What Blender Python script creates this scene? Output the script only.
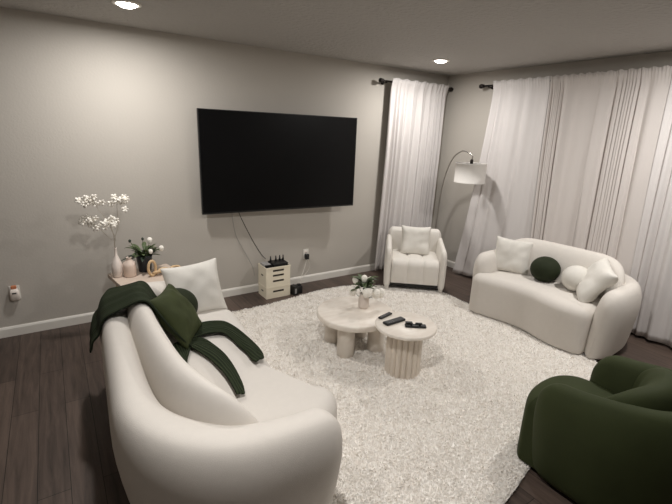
import bpy, bmesh, math, random
import numpy as np
from mathutils import Vector, Matrix, noise
from mathutils.bvhtree import BVHTree
random.seed(7); rng = np.random.default_rng(7)
for o in list(bpy.data.objects): bpy.data.objects.remove(o)
SC = bpy.context.scene; COL = SC.collection; PI = math.pi
H = 2.44

# ------------------------------------------------------------------ camera
YAW, PITCH, ROLL, FPX = 0.5958485440673701, 0.2770482222895497, 0.03971232447453693, 419.5354
CAM = Vector((-4.34705, -4.01260, 1.69286))
f_ = Vector((math.sin(YAW)*math.cos(PITCH), math.cos(YAW)*math.cos(PITCH), -math.sin(PITCH)))
r_ = Vector((math.cos(YAW), -math.sin(YAW), 0)); u_ = r_.cross(f_)
c_, s_ = math.cos(ROLL), math.sin(ROLL)
r2, u2 = c_*r_ + s_*u_, -s_*r_ + c_*u_
cd = bpy.data.cameras.new('camera'); cam = bpy.data.objects.new('camera', cd); COL.objects.link(cam)
cam.matrix_world = Matrix(((r2.x, u2.x, -f_.x, CAM.x), (r2.y, u2.y, -f_.y, CAM.y), (r2.z, u2.z, -f_.z, CAM.z), (0, 0, 0, 1)))
cd.sensor_width = 36; cd.sensor_fit = 'HORIZONTAL'; cd.lens = FPX*36/672; cd.clip_start = .02
SC.camera = cam

# ------------------------------------------------------------------ world, light, exposure
w = bpy.data.worlds.new('world'); SC.world = w; w.use_nodes = True
w.node_tree.nodes['Background'].inputs[0].default_value = (.95, .93, .9, 1)
w.node_tree.nodes['Background'].inputs[1].default_value = 0.03
SC.view_settings.view_transform = 'Standard'; SC.view_settings.look = 'None'
SC.view_settings.gamma = 1; SC.view_settings.use_curve_mapping = False
SC.view_settings.exposure = -0.05
LAMPS = [(-3.82, -.73, 23), (-.93, -.73, 21), (-3.82, -3.0, 28), (-.93, -3.0, 32), (-3.82, -5.4, 7), (-.93, -5.4, 9)]   # x, y, watts; last pair is added dim fill at the unseen rear
LAMP_COL = (1, .975, .95)

# ------------------------------------------------------------------ materials
def new_mat(name):
    m = bpy.data.materials.new(name); m.use_nodes = True
    nt = m.node_tree
    return m, nt, nt.nodes['Principled BSDF']
def srgb(r, g, b):
    f = lambda c: ((c/255+.055)/1.055)**2.4 if c > 10 else c/255/12.92
    return (f(r), f(g), f(b), 1)
def mat(name, col, rough=.6, var=.06, scale=8, bump=0, bscale=200, bdist=.004, metal=0, sheen=0, emit=0, trans=0, spec=.5, detail=3, coat=0):
    m, nt, b = new_mat(name); N, L = nt.nodes, nt.links
    tc = N.new('ShaderNodeTexCoord')
    nz = N.new('ShaderNodeTexNoise'); nz.inputs['Scale'].default_value = scale; nz.inputs['Detail'].default_value = detail
    L.new(tc.outputs['Object'], nz.inputs['Vector'])
    mx = N.new('ShaderNodeMix'); mx.data_type = 'RGBA'
    mx.inputs['A'].default_value = (*[c*(1-var) for c in col[:3]], 1)
    mx.inputs['B'].default_value = (*[min(1, c*(1+var)) for c in col[:3]], 1)
    L.new(nz.outputs['Fac'], mx.inputs['Factor']); L.new(mx.outputs['Result'], b.inputs['Base Color'])
    b.inputs['Roughness'].default_value = rough; b.inputs['Metallic'].default_value = metal
    b.inputs['Specular IOR Level'].default_value = spec
    if sheen:
        b.inputs['Sheen Weight'].default_value = sheen; b.inputs['Sheen Roughness'].default_value = .4
        b.inputs['Sheen Tint'].default_value = col
    if coat: b.inputs['Coat Weight'].default_value = coat; b.inputs['Coat Roughness'].default_value = .05
    if trans: b.inputs['Transmission Weight'].default_value = trans
    if emit:
        b.inputs['Emission Color'].default_value = col; b.inputs['Emission Strength'].default_value = emit
    if bump:
        n2 = N.new('ShaderNodeTexNoise'); n2.inputs['Scale'].default_value = bscale; n2.inputs['Detail'].default_value = 4
        L.new(tc.outputs['Object'], n2.inputs['Vector'])
        bp = N.new('ShaderNodeBump'); bp.inputs['Strength'].default_value = bump; bp.inputs['Distance'].default_value = bdist
        L.new(n2.outputs['Fac'], bp.inputs['Height']); L.new(bp.outputs['Normal'], b.inputs['Normal'])
    return m
M = {}
M['wall'] = mat('greige_wall_paint', srgb(187, 181, 172), .75, .02, 3, .25, 60, spec=.3)
M['ceil'] = mat('textured_ceiling_paint', srgb(176, 172, 167), .8, .02, 3, 1, 30, bdist=.015, spec=.4)
M['trim'] = mat('white_trim_paint', srgb(226, 222, 214), .4, .02)
M['boucle'] = mat('ivory_fabric', srgb(213, 207, 199), .85, .03, 30, .25, 350, sheen=.2, spec=.2)
M['seatfab'] = M['boucle']
M['pillow'] = mat('ivory_pillow_fabric', srgb(216, 212, 204), .85, .05, 20, .35, 160, sheen=.2, spec=.2)
M['chair'] = mat('white_velvet', srgb(222, 217, 209), .7, .03, 20, .15, 250, sheen=.3, spec=.2)
M['green'] = mat('dark_green_velvet', srgb(52, 58, 34), .75, .2, 6, .1, 250, sheen=.25, spec=.15)
M['greenpil'] = mat('moss_green_velvet', srgb(54, 60, 34), .7, .3, 14, .2, 120, sheen=.5, spec=.2)
M['greenball'] = mat('deep_green_velvet', srgb(36, 42, 25), .75, .2, 14, .2, 120, sheen=.4, spec=.2)
M['white'] = mat('white_ceramic', srgb(230, 219, 210), .45, .03)
M['blush'] = mat('blush_ceramic', srgb(224, 205, 191), .55, .08, 20)
M['black'] = mat('black_plastic', srgb(18, 18, 19), .45, .1)
M['blackmetal'] = mat('dark_bronze_metal', srgb(36, 30, 27), .4, .1, metal=.6)
M['grey'] = mat('grey_plastic', srgb(150, 148, 146), .5, .05)
M['screen'] = mat('television_screen_glass', srgb(6, 6, 7), .3, .02, spec=.2)
M['chrome'] = mat('brushed_nickel', srgb(170, 166, 160), .3, .05, metal=1)
M['shade'] = mat('white_linen_shade', srgb(222, 218, 212), .8, .04, 60, .2, 300)
M['leaf'] = mat('green_leaf', srgb(78, 92, 58), .55, .35, 30)
M['darkleaf'] = mat('dark_leaf', srgb(44, 56, 44), .55, .3, 30)
M['petal'] = mat('white_petal', srgb(243, 238, 228), .7, .03, 40)
M['stem'] = mat('brown_stem', srgb(120, 104, 84), .7, .2, 40)
M['palestem'] = mat('pale_stem', srgb(176, 166, 148), .7, .1, 40)
M['wood'] = mat('pale_wood', srgb(205, 176, 136), .6, .18, 25)
M['cream'] = mat('cream_plastic', srgb(230, 221, 200), .5, .03)
M['slot'] = mat('dark_slot', srgb(40, 32, 22), .7, .1)
M['orange'] = mat('orange_plastic', srgb(196, 122, 84), .5, .05)
M['cable'] = mat('dark_cable', srgb(34, 33, 32), .5, .05)
M['wcable'] = mat('white_cable', srgb(214, 208, 198), .5, .05)
M['pot'] = mat('dark_blue_pot', srgb(34, 40, 46), .35, .2)
M['lens'] = mat('lit_led_lens', (1, .95, .87, 1), .5, 0, emit=14)

def wood_floor():
    m, nt, b = new_mat('dark_wood_planks'); N, L = nt.nodes, nt.links
    tc = N.new('ShaderNodeTexCoord'); mp = N.new('ShaderNodeMapping'); mp.inputs['Rotation'].default_value = (0, 0, PI/2)
    L.new(tc.outputs['Object'], mp.inputs['Vector'])
    br = N.new('ShaderNodeTexBrick'); br.inputs['Scale'].default_value = 1
    br.inputs['Brick Width'].default_value = 1.22; br.inputs['Row Height'].default_value = .135
    br.inputs['Mortar Size'].default_value = .0018; br.inputs['Mortar Smooth'].default_value = .3
    br.inputs['Color1'].default_value = (.30, .30, .30, 1); br.inputs['Color2'].default_value = (.8, .8, .8, 1); br.inputs['Mortar'].default_value = (0, 0, 0, 1)
    br.offset = .37
    L.new(mp.outputs['Vector'], br.inputs['Vector'])
    mp2 = N.new('ShaderNodeMapping'); mp2.inputs['Scale'].default_value = (22, 1.6, 1)
    L.new(tc.outputs['Object'], mp2.inputs['Vector'])
    nz = N.new('ShaderNodeTexNoise'); nz.inputs['Scale'].default_value = 1.6; nz.inputs['Detail'].default_value = 7; nz.inputs['Roughness'].default_value = .65
    nz.inputs['Distortion'].default_value = .6
    L.new(mp2.outputs['Vector'], nz.inputs['Vector'])
    ad = N.new('ShaderNodeMath'); ad.operation = 'MULTIPLY_ADD'; ad.inputs[1].default_value = .42; 
    L.new(br.outputs['Color'], ad.inputs[0]); 
    m2 = N.new('ShaderNodeMath'); m2.operation = 'MULTIPLY'; m2.inputs[1].default_value = .95; L.new(nz.outputs['Fac'], m2.inputs[0])
    L.new(m2.outputs[0], ad.inputs[2])
    cr = N.new('ShaderNodeValToRGB'); e = cr.color_ramp.elements
    e[0].position = .3; e[0].color = srgb(34, 28, 25); e[1].position = .92; e[1].color = srgb(98, 83, 74)
    L.new(ad.outputs[0], cr.inputs['Fac'])
    mx = N.new('ShaderNodeMix'); mx.data_type = 'RGBA'; mx.inputs['B'].default_value = srgb(26, 21, 18)
    L.new(br.outputs['Fac'], mx.inputs['Factor']); L.new(cr.outputs['Color'], mx.inputs['A']); L.new(mx.outputs['Result'], b.inputs['Base Color'])
    b.inputs['Roughness'].default_value = .5; b.inputs['Specular IOR Level'].default_value = .35
    bp = N.new('ShaderNodeBump'); bp.inputs['Strength'].default_value = .2; bp.inputs['Distance'].default_value = .002
    L.new(nz.outputs['Fac'], bp.inputs['Height']); L.new(bp.outputs['Normal'], b.inputs['Normal'])
    return m
M['floor'] = wood_floor()
def marble():
    m, nt, b = new_mat('pale_travertine'); N, L = nt.nodes, nt.links
    tc = N.new('ShaderNodeTexCoord'); mp = N.new('ShaderNodeMapping'); mp.inputs['Rotation'].default_value = (0, 0, .6); mp.inputs['Scale'].default_value = (2.2, 6, 4)
    L.new(tc.outputs['Object'], mp.inputs['Vector'])
    nz = N.new('ShaderNodeTexNoise'); nz.inputs['Scale'].default_value = 1.3; nz.inputs['Detail'].default_value = 6; nz.inputs['Distortion'].default_value = 1.6
    L.new(mp.outputs['Vector'], nz.inputs['Vector'])
    cr = N.new('ShaderNodeValToRGB'); e = cr.color_ramp.elements
    e[0].position = .3; e[0].color = srgb(219, 208, 195); e[1].position = .6; e[1].color = srgb(235, 227, 216)
    L.new(nz.outputs['Fac'], cr.inputs['Fac']); L.new(cr.outputs['Color'], b.inputs['Base Color'])
    b.inputs['Roughness'].default_value = .4
    return m
M['marble'] = marble()
M['flute'] = mat('fluted_travertine', srgb(222, 211, 197), .55, .05, 10)
def rug_mat():
    m, nt, b = new_mat('cream_shag'); N, L = nt.nodes, nt.links
    tc = N.new('ShaderNodeTexCoord'); nz = N.new('ShaderNodeTexNoise'); nz.inputs['Scale'].default_value = 45; nz.inputs['Detail'].default_value = 4
    L.new(tc.outputs['Object'], nz.inputs['Vector'])
    cr = N.new('ShaderNodeValToRGB'); e = cr.color_ramp.elements
    e[0].position = .3; e[0].color = srgb(232, 225, 216); e[1].position = .62; e[1].color = srgb(249, 245, 239)
    L.new(nz.outputs['Fac'], cr.inputs['Fac']); L.new(cr.outputs['Color'], b.inputs['Base Color'])
    b.inputs['Roughness'].default_value = .9; b.inputs['Specular IOR Level'].default_value = .15
    return m
M['rug'] = rug_mat()
def curtain_mat(name, c):
    m, nt, b = new_mat(name); N, L = nt.nodes, nt.links
    tc = N.new('ShaderNodeTexCoord'); nz = N.new('ShaderNodeTexNoise'); nz.inputs['Scale'].default_value = 5
    L.new(tc.outputs['Object'], nz.inputs['Vector'])
    mx = N.new('ShaderNodeMix'); mx.data_type = 'RGBA'; mx.inputs['A'].default_value = (*[x*.96 for x in c[:3]], 1); mx.inputs['B'].default_value = c
    L.new(nz.outputs['Fac'], mx.inputs['Factor']); L.new(mx.outputs['Result'], b.inputs['Base Color'])
    b.inputs['Roughness'].default_value = .8; b.inputs['Specular IOR Level'].default_value = .15
    wv = N.new('ShaderNodeTexNoise'); wv.inputs['Scale'].default_value = 240; L.new(tc.outputs['Object'], wv.inputs['Vector'])
    bp = N.new('ShaderNodeBump'); bp.inputs['Strength'].default_value = .12; bp.inputs['Distance'].default_value = .003
    L.new(wv.outputs['Fac'], bp.inputs['Height']); L.new(bp.outputs['Normal'], b.inputs['Normal'])
    return m
M['curtain'] = curtain_mat('white_curtain_cloth', srgb(212, 207, 204))
M['curtain_warm'] = curtain_mat('warm_white_curtain_cloth', srgb(212, 205, 200))
def knit_mat():
    m, nt, b = new_mat('dark_green_knit'); N, L = nt.nodes, nt.links
    uv = N.new('ShaderNodeUVMap'); wv = N.new('ShaderNodeTexWave'); wv.inputs['Scale'].default_value = 11; wv.inputs['Distortion'].default_value = 1.2
    wv.inputs['Detail'].default_value = 2; wv.bands_direction = 'Y'
    L.new(uv.outputs['UV'], wv.inputs['Vector'])
    cr = N.new('ShaderNodeValToRGB'); e = cr.color_ramp.elements
    e[0].color = srgb(24, 30, 20); e[1].color = srgb(50, 58, 38)
    L.new(wv.outputs['Fac'], cr.inputs['Fac']); L.new(cr.outputs['Color'], b.inputs['Base Color'])
    b.inputs['Roughness'].default_value = .85; b.inputs['Specular IOR Level'].default_value = .15
    bp = N.new('ShaderNodeBump'); bp.inputs['Strength'].default_value = .6; bp.inputs['Distance'].default_value = .006
    L.new(wv.outputs['Fac'], bp.inputs['Height']); L.new(bp.outputs['Normal'], b.inputs['Normal'])
    return m
M['knit'] = knit_mat()

# ------------------------------------------------------------------ helpers
def tag(o, label=None, cat=None, group=None, kind=None):
    if label: o['label'] = label
    if cat: o['category'] = cat
    if group: o['group'] = group
    if kind: o['kind'] = kind
    return o
def empty(name, loc, rz=0, label=None, cat=None, group=None):
    o = bpy.data.objects.new(name, None); COL.objects.link(o); o.location = loc; o.rotation_euler = (0, 0, rz)
    o.empty_display_size = .1
    return tag(o, label, cat, group)
def link(name, me, m, parent=None, smooth=True, loc=None, rot=None):
    if isinstance(me, bmesh.types.BMesh):
        bm = me; bmesh.ops.recalc_face_normals(bm, faces=bm.faces)
        me = bpy.data.meshes.new(name); bm.to_mesh(me); bm.free()
    if m and not me.materials: me.materials.append(m)
    if smooth:
        me.polygons.foreach_set('use_smooth', [True]*len(me.polygons))
    o = bpy.data.objects.new(name, me); COL.objects.link(o)
    if parent: o.parent = parent
    if loc is not None: o.location = loc
    if rot is not None: o.rotation_euler = rot
    return o
def sharp(o, ang=40):
    for e in []: pass
    try: o.data.set_sharp_from_angle(angle=math.radians(ang))
    except Exception: pass
    return o
def subsurf(o, n=1):
    md = o.modifiers.new('subdivision', 'SUBSURF'); md.levels = n; md.render_levels = n; return o
def bevel(o, wd=.004, seg=2):
    md = o.modifiers.new('bevel', 'BEVEL'); md.width = wd; md.segments = seg; md.limit_method = 'ANGLE'; return o
def box_bm(bm, x0, y0, z0, x1, y1, z1):
    vs = [bm.verts.new((x, y, z)) for z in (z0, z1) for x, y in ((x0, y0), (x1, y0), (x1, y1), (x0, y1))]
    for q in ((3, 2, 1, 0), (4, 5, 6, 7), (0, 1, 5, 4), (1, 2, 6, 5), (2, 3, 7, 6), (3, 0, 4, 7)):
        bm.faces.new([vs[i] for i in q])
def boxes(name, lst, m, parent=None, bev=.003, loc=None, rot=None):
    bm = bmesh.new()
    for b in lst: box_bm(bm, *b)
    o = link(name, bm, m, parent, smooth=False, loc=loc, rot=rot)
    if bev: bevel(o, bev)
    return o
def rings(bm, rs, cap0=True, cap1=True):
    """loft between closed rings of points"""
    V = [[bm.verts.new(p) for p in r] for r in rs]
    n = len(V[0])
    for a, b in zip(V[:-1], V[1:]):
        for i in range(n):
            j = (i+1) % n
            bm.faces.new((a[i], a[j], b[j], b[i]))
    if cap0: bm.faces.new(list(reversed(V[0])))
    if cap1: bm.faces.new(V[-1])
    return V
def lathe(prof, n=32, bm=None, off=(0, 0, 0), cap=True):
    bm = bm or bmesh.new()
    rs = [[(off[0]+r*math.cos(2*PI*i/n), off[1]+r*math.sin(2*PI*i/n), off[2]+z) for i in range(n)] for r, z in prof]
    rings(bm, rs, cap, cap)
    return bm
def catmull(P, n=8, closed=False):
    P = [Vector(p) for p in P]; out = []; N = len(P)
    rngi = range(N if closed else N-1)
    for i in rngi:
        p0 = P[(i-1) % N] if closed or i > 0 else P[0]*2-P[1]
        p1, p2 = P[i], P[(i+1) % N]
        p3 = P[(i+2) % N] if closed or i+2 < N else P[-1]*2-P[-2]
        for k in range(n):
            t = k/n
            out.append(.5*((2*p1)+(p2-p0)*t+(2*p0-5*p1+4*p2-p3)*t*t+(3*p1-p0-3*p2+p3)*t**3))
    if not closed: out.append(P[-1].copy())
    return out
def tube_bm(pts, rad, n=8, bm=None, sm=6):
    bm = bm or bmesh.new()
    pts = catmull(pts, sm) if sm > 1 else [Vector(p) for p in pts]
    rs = []; up = None
    for i, p in enumerate(pts):
        t = (pts[min(i+1, len(pts)-1)]-pts[max(i-1, 0)]).normalized()
        if up is None: up = t.orthogonal().normalized()
        up = (up-t*up.dot(t)).normalized(); b = t.cross(up)
        r = rad(i/(len(pts)-1)) if callable(rad) else rad
        rs.append([p+up*math.cos(2*PI*k/n)*r+b*math.sin(2*PI*k/n)*r for k in range(n)])
    rings(bm, rs)
    return bm
def ellipsoid_bm(bm, c, r, nu=12, nv=8, rot=None):
    R = rot or Matrix.Identity(3); rs = []
    for j in range(1, nv):
        a = PI*j/nv-PI/2
        rs.append([Vector(c)+R@Vector((r[0]*math.cos(a)*math.cos(2*PI*i/nu), r[1]*math.cos(a)*math.sin(2*PI*i/nu), r[2]*math.sin(a))) for i in range(nu)])
    rings(bm, rs)
    return bm
def arclen(path):
    s = [0]
    for a, b in zip(path[:-1], path[1:]): s.append(s[-1]+(b-a).length)
    return s
def sgp(v, p): return math.copysign(abs(v)**p, v)
def wall_loft(path, half, z0, ztop, n=20, endr=.1, lean=0, e_low=.28, e_up=.75, enddrop=.04, cap_h=.5, taper=0, inner=None):
    """upholstered wall swept along a plan path: rounded top, nearly square foot, rounded ends.
    half(s), ztop(s) take the fraction along the path"""
    path = [Vector((p[0], p[1], 0)) for p in path]
    S = arclen(path); T = S[-1]; rs = []
    for i, p in enumerate(path):
        t = (path[min(i+1, len(path)-1)]-path[max(i-1, 0)]).normalized(); nrm = Vector((t.y, -t.x, 0))
        s = S[i]/T; d = min(S[i], T-S[i])
        k = 1 if d >= endr else math.sqrt(max(0.0, 1-(1-d/endr)**2))
        k = max(k, .03)
        h = half(s)*k; zt = ztop(s)-enddrop*(1-k); zm = z0+(zt-z0)*cap_h
        zt = zm+(zt-zm)*(.55+.45*k)
        ring = []
        for q in range(n):
            a = 2*PI*q/n
            cu, sv = math.cos(a), math.sin(a)
            if sv >= 0:
                u, z = sgp(cu, e_up), zm+(zt-zm)*sgp(sv, e_up)
            else:
                u, z = sgp(cu, e_low), zm+(zm-z0)*sgp(sv, e_low)
            off = lean*(z-z0)/(zt-z0)
            tp = taper*max(0, 1-(z-z0)/(.75*(zt-z0)))**1.6
            ring.append(p+nrm*(u*(h+(k*inner(s) if inner and u > 0 else 0))+off+(tp if u < 0 else tp*.3))+Vector((0, 0, z)))
        rs.append(ring)
    bm = bmesh.new(); rings(bm, rs)
    return bm
def pad_bm(outline, z0, z1, r=.07, crown=.02, r0=.03, nr=5, bulge=0):
    """cushion with a closed plan outline, rounded top edge and lightly crowned top"""
    P = [Vector((p[0], p[1], 0)) for p in outline]; n = len(P)
    area = sum(P[i].x*P[(i+1) % n].y-P[(i+1) % n].x*P[i].y for i in range(n))
    if area < 0: P.reverse()
    nr_ = []
    for i in range(n):
        t = (P[(i+1) % n]-P[i-1]).normalized(); nr_.append(Vector((t.y, -t.x, 0)))
    c = sum(P, Vector())/n
    rs = []
    for k in range(nr+1):
        a = PI/2*k/nr; rs.append([P[i]-nr_[i]*r0*(1-math.sin(a))+Vector((0, 0, z0+r0*(1-math.cos(a)))) for i in range(n)])
    if bulge: rs.append([P[i]+nr_[i]*bulge+Vector((0, 0, (z0+z1)/2)) for i in range(n)])
    for k in range(nr+1):
        a = PI/2*k/nr; rs.append([P[i]-nr_[i]*r*(1-math.cos(a))+Vector((0, 0, z1-r+r*math.sin(a))) for i in range(n)])
    last = [v.copy() for v in rs[-1]]
    for f in (.85, .65, .4, .15):
        rs.append([Vector((c.x+(v.x-c.x)*f, c.y+(v.y-c.y)*f, z1+crown*(1-f*f))) for v in last])
    bm = bmesh.new(); rings(bm, rs)
    return bm
def pillow_mesh(name, sx, sy, T, m, parent=None, n=18, wr=.006, seed=0, pinch=.09):
    """square scatter cushion with pointed corners, lying in its local xy plane"""
    bm = bmesh.new(); V = {}
    for side in (1, -1):
        for i in range(n+1):
            for j in range(n+1):
                u, v = 2*i/n-1, 2*j/n-1
                edge = i in (0, n) or j in (0, n)
                if edge and side == -1: continue
                x = sx/2*u*(1-pinch*(1-v*v)); y = sy/2*v*(1-pinch*(1-u*u))
                th = T/2*((1-u**4)*(1-v**4))**.55
                z = side*th
                if not edge:
                    q = noise.noise(Vector((u*2.3+seed, v*2.3, side*3+seed)))
                    z += wr*q*2+side*wr*math.sin(6*(u*v)+seed)
                V[(side, i, j)] = bm.verts.new((x, y, z))
    g = lambda s, i, j: V.get((s, i, j)) or V[(1, i, j)]
    for side in (1, -1):
        for i in range(n):
            for j in range(n):
                q = [g(side, i, j), g(side, i+1, j), g(side, i+1, j+1), g(side, i, j+1)]
                bm.faces.new(q if side == 1 else q[::-1])
    o = link(name, bm, m, parent); subsurf(o, 1)
    return o
def orient(o, loc, up, face):
    """place a pillow: local y points up along `up`, local z (its face) along `face`"""
    z = Vector(face).normalized(); y = Vector(up); y = (y-z*y.dot(z)).normalized(); x = y.cross(z)
    o.matrix_world = Matrix(((x.x, y.x, z.x, loc[0]), (x.y, y.y, z.y, loc[1]), (x.z, y.z, z.z, loc[2]), (0, 0, 0, 1)))
    return o

# ------------------------------------------------------------------ the room
XL, YF = -6.4, -6.6
def slab(name, b, m, bev=0):
    return tag(boxes(name, [b], m, bev=bev), kind='structure')
slab('floor', (XL-.12, YF-.12, -.1, .12, .12, 0), M['floor'])
slab('ceiling', (XL-.12, YF-.12, H, .12, .12, H+.1), M['ceil'])
slab('wall_back', (XL-.12, 0, 0, .12, .12, H), M['wall'])
slab('wall_right', (0, YF, 0, .12, 0, H), M['wall'])
slab('wall_left', (XL-.12, YF, 0, XL, 0, H), M['wall'])
slab('wall_front', (XL-.12, YF-.12, 0, .12, YF, H), M['wall'])
def baseboard(name, pts):
    (x0, y0), (x1, y1), nx, ny = pts
    prof = [(0, 0), (.014, 0), (.014, .066), (.009, .078), (.004, .084), (0, .084)]
    bm = bmesh.new()
    rings(bm, [[(x+nx*d, y+ny*d, z) for d, z in prof] for x, y in ((x0, y0), (x1, y1))])
    return tag(link(name, bm, M['trim'], smooth=False), kind='structure')
baseboard('baseboard_back', ((XL, 0), (0, 0), 0, -1))
baseboard('baseboard_right', ((0, 0), (0, YF), -1, 0))
baseboard('baseboard_left', ((XL, 0), (XL, YF), 1, 0))

lab = ['recessed ceiling light over the flower table, cut by the top of the photo', 'recessed ceiling light above the corner with the single curtain',
       'recessed ceiling light above the near arm of the long sofa', 'recessed ceiling light above the loveseat and right curtains',
       'added dim fill light in the unseen rear ceiling behind the long sofa', 'added dim fill light in the unseen rear ceiling behind the green armchair']
for k, (lx, ly, watts) in enumerate(LAMPS):
    t = empty('ceiling_light', (lx, ly, H), 0, lab[k], 'ceiling light', 'recessed lights in the ceiling')
    link('trim_ring', lathe([(.062, 0), (.062, -.006), (.068, -.011), (.086, -.008), (.092, 0)], 40), M['trim'], t)
    link('lens', lathe([(.0612, -.0005), (.0612, -.006), (.052, -.016), (.035, -.024), (.012, -.028)], 40), M['lens'], t)
    ld = bpy.data.lights.new('downlight', 'AREA'); ld.shape = 'DISK'; ld.size = .12; ld.energy = watts; ld.color = LAMP_COL
    lo = bpy.data.objects.new('downlight', ld); COL.objects.link(lo); lo.parent = t; lo.location = (0, 0, -.032)

# ------------------------------------------------------------------ rug
RUG = catmull([(-3.62, -.5), (-3.07, -.435), (-2.69, -.42), (-2.32, -.37), (-2.04, -.33), (-1.67, -.37), (-1.38, -.52), (-1.12, -.7), (-.88, -.95), (-.87, -1.4), (-.86, -2.1), (-.88, -2.6), (-.98, -2.76),
               (-1.25, -2.85), (-1.8, -2.97), (-2.34, -3.07), (-2.71, -3.15), (-3.2, -3.22), (-3.6, -3.2), (-3.68, -2.6), (-3.66, -1.5)], 6, True)
RP = np.array([(p.x, p.y) for p in RUG])
def inside(px, py):
    x0, y0 = RP[:, 0], RP[:, 1]; x1, y1 = np.roll(x0, -1), np.roll(y0, -1)
    c = np.zeros(px.shape, bool)
    for a, b, c2, d in zip(x0, y0, x1, y1):
        if b == d: continue
        t = (b > py) != (d > py)
        c ^= t & (px < (c2-a)*(py-b)/(d-b)+a)
    return c
def make_rug():
    V = []; Fc = []
    n = len(RP); c = RP.mean(0)
    base = []
    for z, f in ((.001, 1), (.010, 1), (.012, .97)):
        base.append([(c[0]+(x-c[0])*f, c[1]+(y-c[1])*f, z) for x, y in RP])
    for r in base: V += r
    for k in range(2):
        for i in range(n):
            j = (i+1) % n; Fc.append((k*n+i, k*n+j, (k+1)*n+j, (k+1)*n+i))
    Fc.append(tuple(range(2*n, 3*n))); Fc.append(tuple(reversed(range(0, n))))
    # pile: bent tufts
    step = .0076
    gx, gy = np.meshgrid(np.arange(-3.75, -.7, step), np.arange(-3.3, -.3, step)); gx = gx.ravel(); gy = gy.ravel()
    gx = gx+rng.uniform(-.6, .6, gx.size)*step; gy = gy+rng.uniform(-.6, .6, gy.size)*step
    k = inside(gx, gy)
    gx, gy = gx[k], gy[k]; N = gx.size
    # clumps lean together
    ang = np.array([noise.noise(Vector((x*14, y*14, 0)))*2.5+noise.noise(Vector((x*70, y*70, 4)))*4 for x, y in zip(gx, gy)])+rng.uniform(-1, 1, N)
    L = rng.uniform(.014, .021, N); lean = rng.uniform(.3, .7, N); wd = rng.uniform(.0026, .0042, N)
    dx, dy = np.cos(ang), np.sin(ang); px, py = -dy, dx
    b = len(V); pts = np.zeros((N, 7, 3))
    for q, (s, wf) in enumerate(((0, 1), (.5, .9), (.85, .6))):
        rr = L*lean*s*s*.9; hh = L*s*(1-.35*lean*s)
        for e, sg in enumerate((-1, 1)):
            pts[:, 2*q+e, 0] = gx+dx*rr+px*wd*wf*sg; pts[:, 2*q+e, 1] = gy+dy*rr+py*wd*wf*sg; pts[:, 2*q+e, 2] = .008+hh
    pts[:, 6, 0] = gx+dx*L*lean*.9; pts[:, 6, 1] = gy+dy*L*lean*.9; pts[:, 6, 2] = .008+L*(1-.38*lean)
    V = V+[tuple(v) for v in pts.reshape(-1, 3)]
    for i in range(N):
        o = b+7*i
        Fc.append((o, o+1, o+3, o+2)); Fc.append((o+2, o+3, o+5, o+4)); Fc.append((o+4, o+5, o+6))
    me = bpy.data.meshes.new('shag_rug'); me.from_pydata(V, [], Fc); me.update()
    o = link('shag_rug', me, M['rug'])
    return tag(o, 'large cream shaggy rug with a wavy edge on the dark wood floor', 'rug')
make_rug()

# ------------------------------------------------------------------ couches (shell, back roll, kidney seat)
def arc(cx, cy, r, a0, a1, n=8):
    return [(cx+r*math.cos(a0+(a1-a0)*i/n), cy+r*math.sin(a0+(a1-a0)*i/n)) for i in range(n+1)]
def densify(P, step=.05):
    out = []
    for a, b in zip(P[:-1], P[1:]):
        a, b = Vector(a), Vector(b); k = max(1, int((b-a).length/step))
        out += [a.lerp(b, i/k) for i in range(k)]
    return out+[Vector(P[-1])]
def ends(P, endr=.1, k=7):
    """add close stations near both ends so they round off"""
    P = [Vector((p[0], p[1], 0)) for p in P]; S = arclen(P); T = S[-1]
    def at(s):
        for i in range(len(S)-1):
            if S[i+1] >= s: return P[i].lerp(P[i+1], (s-S[i])/max(1e-9, S[i+1]-S[i]))
        return P[-1]
    ss = sorted([endr*(1-math.cos(PI/2*i/k)) for i in range(k)]+[T-endr*(1-math.cos(PI/2*i/k)) for i in range(k)]+list(np.linspace(endr, T-endr, max(12, int(T/.05)))))
    return [at(s) for s in ss]
def couch(t, L, D, Dl, Dr, fab, seatfab, zarm, zback, zroll, th, R, seat_out, zseat, roll, z0=.02, rollh=.1, arm_sw=.02, sb=.0, lean=.03, taper=.02, rlean=-.05, inner=None, rthin=.35):
    """faces local +x, back outside at x = 0; left arm at +y, right arm at -y"""
    h = th
    yl, yr = L/2-h, -(L/2-h); x0 = h; r = R-h
    P = [(Dr, yr+arm_sw)] + [(x, yr-sb) for x in np.linspace(Dr*.8, x0+r, 4)][0:] + arc(x0+r, yr+r, r, -PI/2, -PI, 10)[1:] + arc(x0+r, yl-r, r, PI, PI/2, 10) + [(x, yl+sb) for x in np.linspace(x0+r, Dl*.8, 4)][1:] + [(Dl, yl-arm_sw)]
    P = ends(densify(P), .12)
    def zt(s):
        q = abs(2*s-1)                                     # 0 at the back centre, 1 at the arm fronts
        e = min(1, max(0, (q-.35)/.5)); e = e*e*(3-2*e)
        return zback*(1-e)+zarm*e
    o = subsurf(link('shell', wall_loft(P, lambda s: h, z0, zt, 24, .12, lean=-lean, taper=taper, inner=inner), fab, t), 1)
    rp, rz0, rh = roll
    Q = ends(catmull([(a, b, 0) for a, b in rp], 6), .16)
    def rt(s):
        q = abs(2*s-1); e = max(0, (q-.5)/.5); return zroll-(zroll-zarm-.02)*e**2.2
    o = subsurf(link('backrest', wall_loft(Q, lambda s: rh*(1-rthin*max(0, abs(2*s-1)-.6)/.4), rz0, rt, 20, .2, lean=rlean, e_up=.85, enddrop=.1), fab, t), 1)
    so = catmull([(a, b, 0) for a, b in seat_out], 5, True)
    o = subsurf(link('seat', pad_bm([(p.x, p.y) for p in so], z0, zseat, .085, .012, .03), seatfab, t), 1)
    return t
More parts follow.
